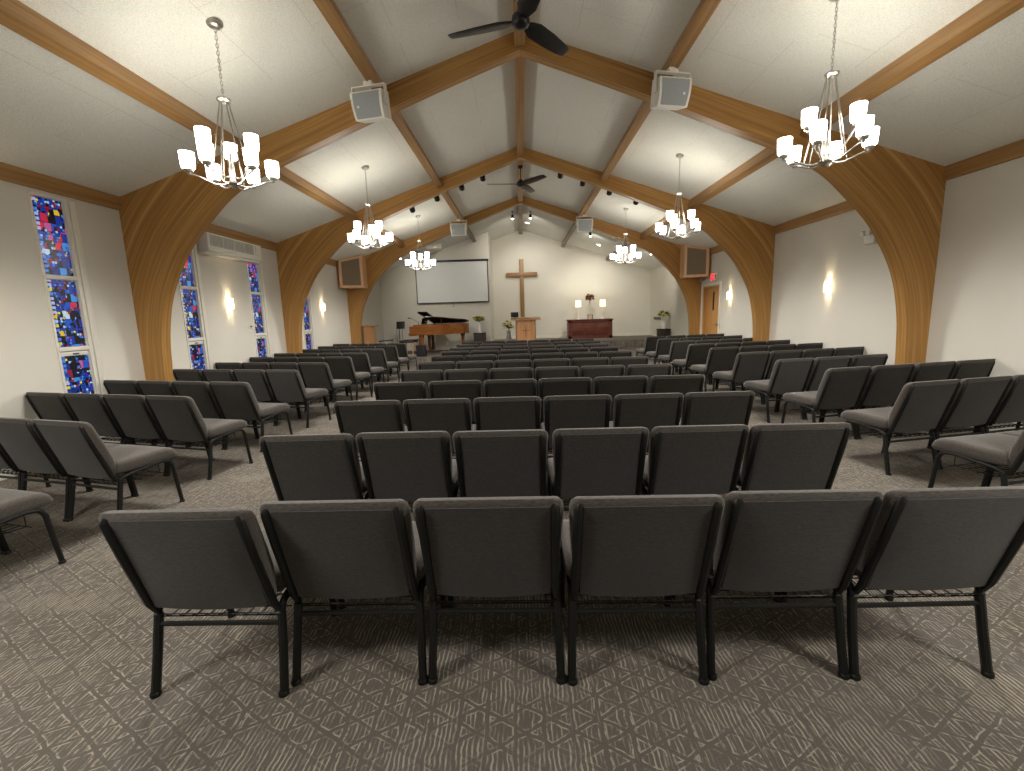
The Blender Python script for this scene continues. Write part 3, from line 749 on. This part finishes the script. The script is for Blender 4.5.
for s_ in (-1, 1):
    b = MB(); b.lathe([(.015, -.04), (.032, -.025), (.038, .03), (.034, .034), (.001, .028)], 14, mat=Matrix.Translation((-.10, s_*.055, .13)) @ Matrix.Rotation(radians(-100), 4, 'Y'), cap=False); b.tube([(-.05, s_*.055, .12), (-.08, s_*.055, .13)], .012, 6); b.build('lamp_head', 'white_plastic', o)
tag(o, 'white twin-headed emergency light high on the right wall', 'emergency light')
o = empty('exit_sign', (W, 11.98, 2.115))
b = MB(); b.bbox(-.055, 0, -.19, .19, 0, .2, .006); b.build('sign_box', 'white_plastic', o)
def text_mesh(s, size, mat, parent, loc, rot, ext=.002, name='lettering'):
    cu = bpy.data.curves.new(name, 'FONT'); cu.body = s; cu.size = size; cu.extrude = ext; cu.align_x = 'CENTER'; cu.align_y = 'CENTER'
    t = bpy.data.objects.new(name, cu); COL.objects.link(t); dg = bpy.context.evaluated_depsgraph_get()
    me = bpy.data.meshes.new_from_object(t.evaluated_get(dg)); bpy.data.objects.remove(t)
    me.materials.clear(); me.materials.append(M[mat]); o2 = bpy.data.objects.new(name, me); COL.objects.link(o2); o2.parent = parent; o2.location = loc; o2.rotation_euler = rot; return o2
b = MB(); b.box(-.060, -.054, -.07, .165, .02, .18); b.build('lit_panel', 'exit_red', o)
text_mesh('EXIT', .11, 'white_plastic', o, (-.062, .047, .1), (pi/2, 0, -pi/2))
b = MB(); b.box(-.060, -.054, -.17, -.12, .05, .15); b.build('green_panel', 'green_sign', o)
tag(o, 'red and white EXIT sign above the door', 'exit sign')
o = empty('security_camera', (W, 12.62, 2.14)); b = MB(); b.lathe([(.035, -.05), (.042, .05)], 12, mat=Matrix.Translation((-.12, 0, .04)) @ Matrix.Rotation(radians(70), 4, 'X')); b.build('camera_body', 'vent_grey', o)
b = MB(); b.tube([(0, 0, .07), (-.12, 0, .06)], .014, 8); b.build('wall_arm', 'vent_grey', o); tag(o, 'small grey security camera above the door by the arch', 'camera')
o = MB(); o.bbox(W-.02, W, 16.3, 17.3, 1.06, 1.17, .004)
v = o.build('wall_vent', 'stage_vent')
b = MB()
for k in range(12): b.box(W-.024, W-.019, 16.34+.08*k, 16.38+.08*k, 1.075, 1.155)
b.build('slats', 'dark_grey', v); tag(v, 'narrow grey vent low on the right stage wall', 'vent')

# ================================================================== STAGE: SCREEN, CROSS
o = empty('projection_screen', (-2.43, YC-.012, 1.86))
b = MB(); b.box(-1.235, 1.235, -.05, -.04, .03, 1.42); b.build('screen_sheet', 'screen_white', o)
b = MB(); b.box(-1.265, -1.235, -.055, -.038, .0, 1.42); b.box(1.235, 1.265, -.055, -.038, .0, 1.42); b.box(-1.265, 1.265, -.058, -.036, .0, .04); b.build('black_border', 'black_plastic', o)
b = MB(); b.bbox(-1.29, 1.29, -.075, 0, 1.40, 1.47, .01); b.build('roller_case', 'black_plastic', o)
b = MB(); b.tube([(0, -.048, 0), (0, -.048, -.1)], .005, 5); b.blob((0, -.048, -.11), .016); b.build('pull_handle', 'dark_grey', o)
tag(o, 'large white projection screen with black border on the stage wall', 'projection screen')
o = MB(); o.bbox(-.078, .078, YB-.11, YB-.04, .95, 3.50, .006); o.bbox(-.60, .60, YB-.112, YB-.038, 2.845, 3.0, .006); o.box(-.03, .03, YB-.045, YB, 2.5, 2.9); o.box(-.03, .03, YB-.045, YB, 1.2, 1.5)
tag(o.build('wall_cross', 'cross_wood'), 'tall plain wooden cross on the white stage wall', 'cross')

# altar table
AX, AY = 2.49, 17.05
o = empty('communion_table', (AX, AY, Z2))
b = MB(); b.bbox(-.84, .84, -.30, .30, .66, .705, .01); b.build('table_top', 'altar_wood', o)
b = MB(); b.box(-.80, .80, -.26, .26, .04, .66); b.box(-.81, -.70, -.275, .27, .0, .66); b.box(.70, .81, -.275, .27, .0, .66); b.box(-.81, .81, -.275, -.25, .0, .09); b.box(-.81, .81, -.275, -.25, .60, .66); b.build('table_body', 'altar_wood', o)
b = MB()
for k in range(3): b.bbox(-.66+.45*k, -.25+.45*k, -.268, -.25, .13, .56, .006)
b.build('front_panel', 'altar_wood', o)
tag(o, 'dark red-brown communion table on the stage below the two lamps', 'table')
TT = Z2+.705
for x, nm in ((2.085, 'left'), (3.0, 'right')):
    o = empty('table_lamp', (x, 17.1, TT))
    b = MB(); b.lathe([(.06, 0), (.062, .012), (.02, .02), (.009, .05), (.008, .2), (.014, .24), (.008, .27), (.007, .48)], 14); b.build('lamp_base', 'vase_white', o)
    b = MB(); b.lathe([(.112, .46), (.102, .70), (.098, .70), (.108, .46)], 20, cap=False); b.build('lamp_shade', 'lamp_shade_lit', o)
    tag(o, 'slim table lamp with glowing cream shade, %s end of the communion table' % nm, 'table lamp', 'lamps on the communion table')
    ld = bpy.data.lights.new('lamp_bulb', 'POINT'); ld.energy = 3.5; ld.color = (1, .92, .75); ld.shadow_soft_size = .03; lo = bpy.data.objects.new('lamp_bulb', ld); COL.objects.link(lo); lo.location = (x, 17.1, TT+.66)
def bouquet(root, c, r, n, mats, leafm, sz=(1, 1, 1), stems=None, leafn=16):
    gr = MB(); fl = {m_: MB() for m_ in mats}
    for i in range(n):
        th = random.uniform(0, 2*pi); ph = math.acos(random.uniform(-.3, 1)); q = r*random.uniform(.55, 1)
        p = (c[0]+q*sz[0]*sin(ph)*cos(th), c[1]+q*sz[1]*sin(ph)*sin(th), c[2]+q*sz[2]*cos(ph))
        m_ = random.choice(mats); fl[m_].blob(p, r*random.uniform(.16, .28), (1, 1, .7), 7, 4, .25)
    for i in range(leafn):
        th = random.uniform(0, 2*pi); el = random.uniform(.1, 1.3); L = r*random.uniform(.9, 1.35)
        d = Vector((cos(th)*cos(el)*sz[0], sin(th)*cos(el)*sz[1], sin(el)*sz[2])); s0 = Vector(c)-Vector((0, 0, r*.5*sz[2])); sd = d.cross(Vector((0, 0, 1))).normalized()*r*.13
        a = s0; m1 = s0+d*L*.6; e_ = s0+d*L+Vector((0, 0, -.1*r)); up = Vector((0, 0, .012))
        gr.add([a, m1+sd, e_, m1-sd, m1+up], [(0, 1, 4), (1, 2, 4), (2, 3, 4), (3, 0, 4)])
    for i in range(6):
        if stems: gr.tube([stems, (c[0]+random.uniform(-.4, .4)*r, c[1]+random.uniform(-.4, .4)*r, c[2])], .004, 4)
    gr.build('foliage', leafm, root)
    for m_ in mats: fl[m_].build('blossoms', m_, root)
o = empty('flower_arrangement', (2.51, 17.08, TT))
b = MB(); b.lathe([(.05, 0), (.05, .01), (.012, .025), (.010, .46), (.03, .50), (.045, .57), (.05, .58)], 14); b.build('vase', 'vase_white', o)
bouquet(o, (0, 0, .76), .17, 40, ['petal_rust', 'petal_rust', 'leaf_green'], 'petal_rust', (1, .9, .95), (0, 0, .56))
tag(o, 'round rust-coloured flower arrangement on a tall slim vase between the lamps', 'flowers')
o = empty('small_stand', (2.50, 16.90, TT)); b = MB(); b.box(-.10, .10, -.05, .05, .145, .165); b.box(-.09, -.07, -.04, .04, 0, .145); b.box(.07, .09, -.04, .04, 0, .145); b.build('stand_frame', 'dark_box', o)
b = MB(); b.box(-.028, .028, -.03, .03, 0, .11); b.build('book', 'paper', o); tag(o, 'little dark stand on the middle of the communion table', 'stand')

# pulpit
PX, PY = .075, 14.35
o = empty('pulpit', (PX, PY, Z1))
b = MB(); b.prism([(-.28, -.2), (.28, -.2), (.33, .2), (-.33, .2)], .0, 1.0, 'z'); b.box(-.34, .34, -.22, .22, 0, .06); b.build('pulpit_body', 'pale_oak', o)
b = MB(); tm = Matrix.Translation((0, 0, 1.03)) @ Matrix.Rotation(radians(4), 4, 'X'); b.bbox(-.47, .47, -.30, .28, -.02, .025, .008, tm); b.build('pulpit_top', 'pale_oak_top', o)
b = MB(); b.bbox(-.012, .012, -.212, -.198, .48, .80, .002); b.bbox(-.11, .11, -.212, -.198, .655, .68, .002); b.build('carved_cross', 'cross_wood', o)
tag(o, 'pale oak pulpit with wide top and a small cross, before the big cross', 'pulpit')
o = empty('monitor', (PX-.34, PY, Z1+1.055)); b = MB(); b.bbox(-.12, .12, -.02, .02, .03, .19, .006); b.build('display', 'black_plastic', o); b = MB(); b.box(-.05, .05, -.05, .05, 0, .008); b.box(-.01, .01, -.01, .01, 0, .05); b.build('base', 'black_plastic', o)
tag(o, 'small black monitor on the left end of the pulpit top', 'monitor')
o = MB(); o.bbox(PX-.15, PX+.18, PY-.16, PY+.1, Z1+1.062, Z1+1.085, .004, None); tag(o.build('open_book', 'paper'), 'thin book lying on the pulpit top', 'book')
# vases and planters
o = empty('flower_vase', (-.50, 15.25, Z2-.0)); b = MB(); b.lathe([(.05, 0), (.09, .02), (.10, .14), (.06, .3), (.075, .42), (.06, .42)], 16, cap=True); b.build('vase', 'vent_grey', o)
bouquet(o, (0, 0, .58), .2, 20, ['petal_cream', 'petal_yellow'], 'leaf_green', (1, 1, .9), (0, 0, .38), 24); tag(o, 'grey vase of cream flowers on the stage left of the pulpit', 'flowers')
def planter(x, y, z0, bh, hw, vh, label, stem_c, mats):
    o = empty('plant_stand', (x, y, z0)); b = MB(); b.bbox(-hw, hw, -.18, .18, .0, bh, .01); b.box(-hw-.012, hw+.012, -.19, .19, bh-.03, bh); b.build('box_body', 'dark_box', o)
    tag(o, 'dark wooden box stand carrying the %s' % label, 'stand')
    p = empty('flower_vase', (x, y, z0+bh)); b = MB(); b.lathe([(.08, 0), (.085, .01), (.07, .05), (.085, vh-.04), (.095, vh), (.08, vh)], 18); b.build('vase', 'vase_white', p)
    bouquet(p, (0, 0, vh+.1), .19, 30, mats, 'leaf_green', (1.1, .9, .62), (0, 0, vh-.1), 26); tag(p, label, 'flowers')
planter(-1.50, 15.55, Z1, .585, .20, .36, 'white vase of yellow flowers beside the projection screen', 0, ['petal_yellow', 'petal_yellow', 'leaf_green'])
planter(4.76, 15.45, Z2, .33, .175, .38, 'white vase of yellow-green flowers by the right stage wall', 0, ['petal_yellow', 'leaf_green'])

# ================================================================== GRAND PIANO
PXL, PXR = -3.57, -1.80; PYN, PYF = 13.95, 15.40
o = empty('grand_piano', (-2.7, 14.6, Z1))
ox, oy = -2.7, 14.6
plan = [(-3.42, PYN), (-2.95, PYN), (-2.75, 14.0), (-2.55, 14.14), (-2.35, 14.34), (-2.15, 14.5), (-1.98, 14.6), (-1.86, 14.75), (-1.80, 14.98), (-1.86, 15.22), (-2.0, 15.36), (-2.3, PYF), (-3.42, PYF)]
plan = [(x-ox, y-oy) for x, y in smooth_curve(plan, 3)]
b = MB(); b.prism(plan, .62, .94, 'z'); b.build('piano_case', 'piano_wood', o)
b = MB(); b.box(PXL-ox, -3.42-ox, PYN-oy, PYF-oy, .60, .70); b.box(PXL+.03-ox, -3.42-ox, PYN-oy, PYN+.1-oy, .70, .90); b.box(PXL+.03-ox, -3.42-ox, PYF-.1-oy, PYF-oy, .70, .90); b.build('key_bed', 'piano_wood', o)
b = MB(); b.box(PXL+.04-ox, -3.44-ox, PYN+.11-oy, PYF-.11-oy, .70, .725); kb = b.build('keyboard', 'vase_white', o)
lidm = Matrix.Translation((0, PYF-oy, .945)) @ Matrix.Rotation(radians(-9), 4, 'X') @ Matrix.Translation((0, -(PYF-oy), 0))
pl = [p for p in plan if p[0] > -3.05-ox]; pl = [(-3.05-ox, PYN-oy-.02)]+pl+[(-3.05-ox, PYF-oy)]
b = MB(); n0 = len(b.v); b.prism(pl, 0, .022, 'z'); b.v = [tuple(lidm @ Vector(p)) for p in b.v]; b.build('lid', 'lid_dark', o)
fm = lidm @ Matrix.Translation((-3.05-ox, 0, .026)) @ Matrix.Rotation(radians(-148), 4, 'Y')
b = MB(); b.box(-.30, 0, PYN-oy-.02, PYF-oy, -.02, 0, lidm @ Matrix.Translation((-3.0-ox, 0, .0)) @ Matrix.Rotation(radians(30), 4, 'Y')); b.box(0, .3, PYN-oy-.02, PYF-oy, -.0, .02, lidm @ Matrix.Translation((-3.26-ox, 0, .155)) @ Matrix.Rotation(radians(2), 4, 'Y')); b.build('front_lid', 'lid_dark', o)
b = MB(); b.tube([(-2.6-ox, PYN+.25-oy, .93), (-2.55-ox, PYN+.2-oy, 1.10)], .008, 6); b.build('lid_prop', 'piano_wood', o)
b = MB(); b.bbox(-.01, .01, -.42, .42, 0, .2, .004, Matrix.Translation((-3.22-ox, .05, .95)) @ Matrix.Rotation(radians(14), 4, 'Y')); b.build('music_desk', 'lid_dark', o)
for (x, y) in ((-3.2, 14.1), (-3.2, 15.25), (-2.02, 15.0)):
    b = MB(); b.lathe([(.075, .62), (.078, .56), (.05, .52), (.055, .48), (.04, .14), (.035, .08), (.048, .05), (.02, .045)], 14, (x-ox, y-oy, 0)); lg = b.build('leg', 'piano_wood', o)
    b = MB(); b.lathe([(.025, -.012), (.025, .012)], 12, mat=Matrix.Translation((x-ox, y-oy, .025)) @ Matrix.Rotation(pi/2, 4, 'X')); b.build('caster', 'brass', lg)
b = MB(); b.box(-3.0-ox, -2.9-ox, -.14, .14, .12, .2); b.box(-2.98-ox, -2.92-ox, -.1, -.07, .2, .62); b.box(-2.98-ox, -2.92-ox, .07, .1, .2, .62); b.build('pedal_lyre', 'lid_dark', o)
tag(o, 'brown grand piano with dark lid on the stage below the screen', 'piano')
o = empty('piano_bench', (-3.56, 13.9, Z1)); b = MB(); b.bbox(-.22, .22, -.36, .36, .42, .49, .02); b.build('bench_seat', 'dark_box', o)
for sx in (-1, 1):
    for sy in (-1, 1):
        b = MB(); b.tube([(sx*.17, sy*.3, .42), (sx*.18, sy*.31, 0)], [.026, .018], 8); b.build('leg', 'pale_oak', o)
tag(o, 'piano bench with dark top left of the grand piano', 'bench')
o = empty('floor_monitor', (-3.12, 13.6, Z1)); b = MB(); b.prism([(-.16, 0), (.16, 0), (.16, .17), (.0, .34), (-.16, .34)], -.13, .13, 'x'); b.build('monitor_box', 'dark_box', o)
b = MB(); b.prism([(-.176, .02), (-.160, .02), (-.160, .32), (-.176, .32)], -.11, .11, 'x'); b.build('grille', 'black_plastic', o); tag(o, 'dark stage monitor box on the platform before the piano', 'speaker')
# microphone on boom near the piano
o = empty('microphone_stand', (-3.55, 15.3, Z1)); b = MB(); b.tube([(0, 0, .02), (0, 0, 1.02)], .009, 6); b.tube([(0, 0, 1.0), (-.22, -.1, 1.15)], .006, 6); b.lathe([(.11, 0), (.11, .02)], 16); b.build('stand', 'black_metal', o)
b = MB(); b.tube([(-.22, -.1, 1.15), (-.32, -.14, 1.16)], [.012, .022], 8); b.build('microphone', 'dark_grey', o); tag(o, 'thin boom microphone stand behind the keyboard of the piano', 'microphone')
# music stand
o = empty('music_stand', (-3.99, 14.45, Z1)); b = MB(); b.tube([(0, 0, .35), (0, 0, .85)], .010, 8)
for a in (200, 320, 80): b.tube([(0, 0, .38), (.20*cos(radians(a)), .20*sin(radians(a)), .01)], .007, 6)
b.tube([(-.09, .02, .86), (-.09, .02, .02)], .006, 6); b.tube([(.09, .02, .86), (.09, .02, .02)], .006, 6)
b.build('stand', 'black_metal', o); b = MB(); b.bbox(-.135, .135, -.012, .012, .84, 1.08, .004, Matrix.Rotation(radians(-12), 4, 'X')); b.build('desk', 'black_plastic', o)
tag(o, 'black music stand on the stage between lectern and piano', 'music stand')
# side lectern
o = empty('side_lectern', (-4.70, 13.7, Z1)); b = MB(); b.box(-.13, .13, -.16, .16, 0, .94); b.box(-.16, .16, -.19, .19, 0, .05); b.build('lectern_body', 'pale_oak', o)
b = MB(); b.bbox(-.22, .22, -.22, .22, 0, .03, .006, Matrix.Translation((.01, 0, .97)) @ Matrix.Rotation(radians(5), 4, 'Y')); b.build('lectern_top', 'pale_oak_top', o); tag(o, 'small wooden lectern on the stage beside the left foot of the farthest arch', 'lectern')
o = empty('low_rail', (-4.58, 14.9, Z1)); b = MB(); b.tube([(-.24, 0, .42), (.24, 0, .46)], .018, 8); b.tube([(-.20, 0, .42), (-.20, 0, 0)], .012, 6); b.tube([(.20, 0, .46), (.20, 0, 0)], .012, 6); b.build('rail', 'dark_grey', o); tag(o, 'low dark rail on the stage right of the side lectern', 'rail')
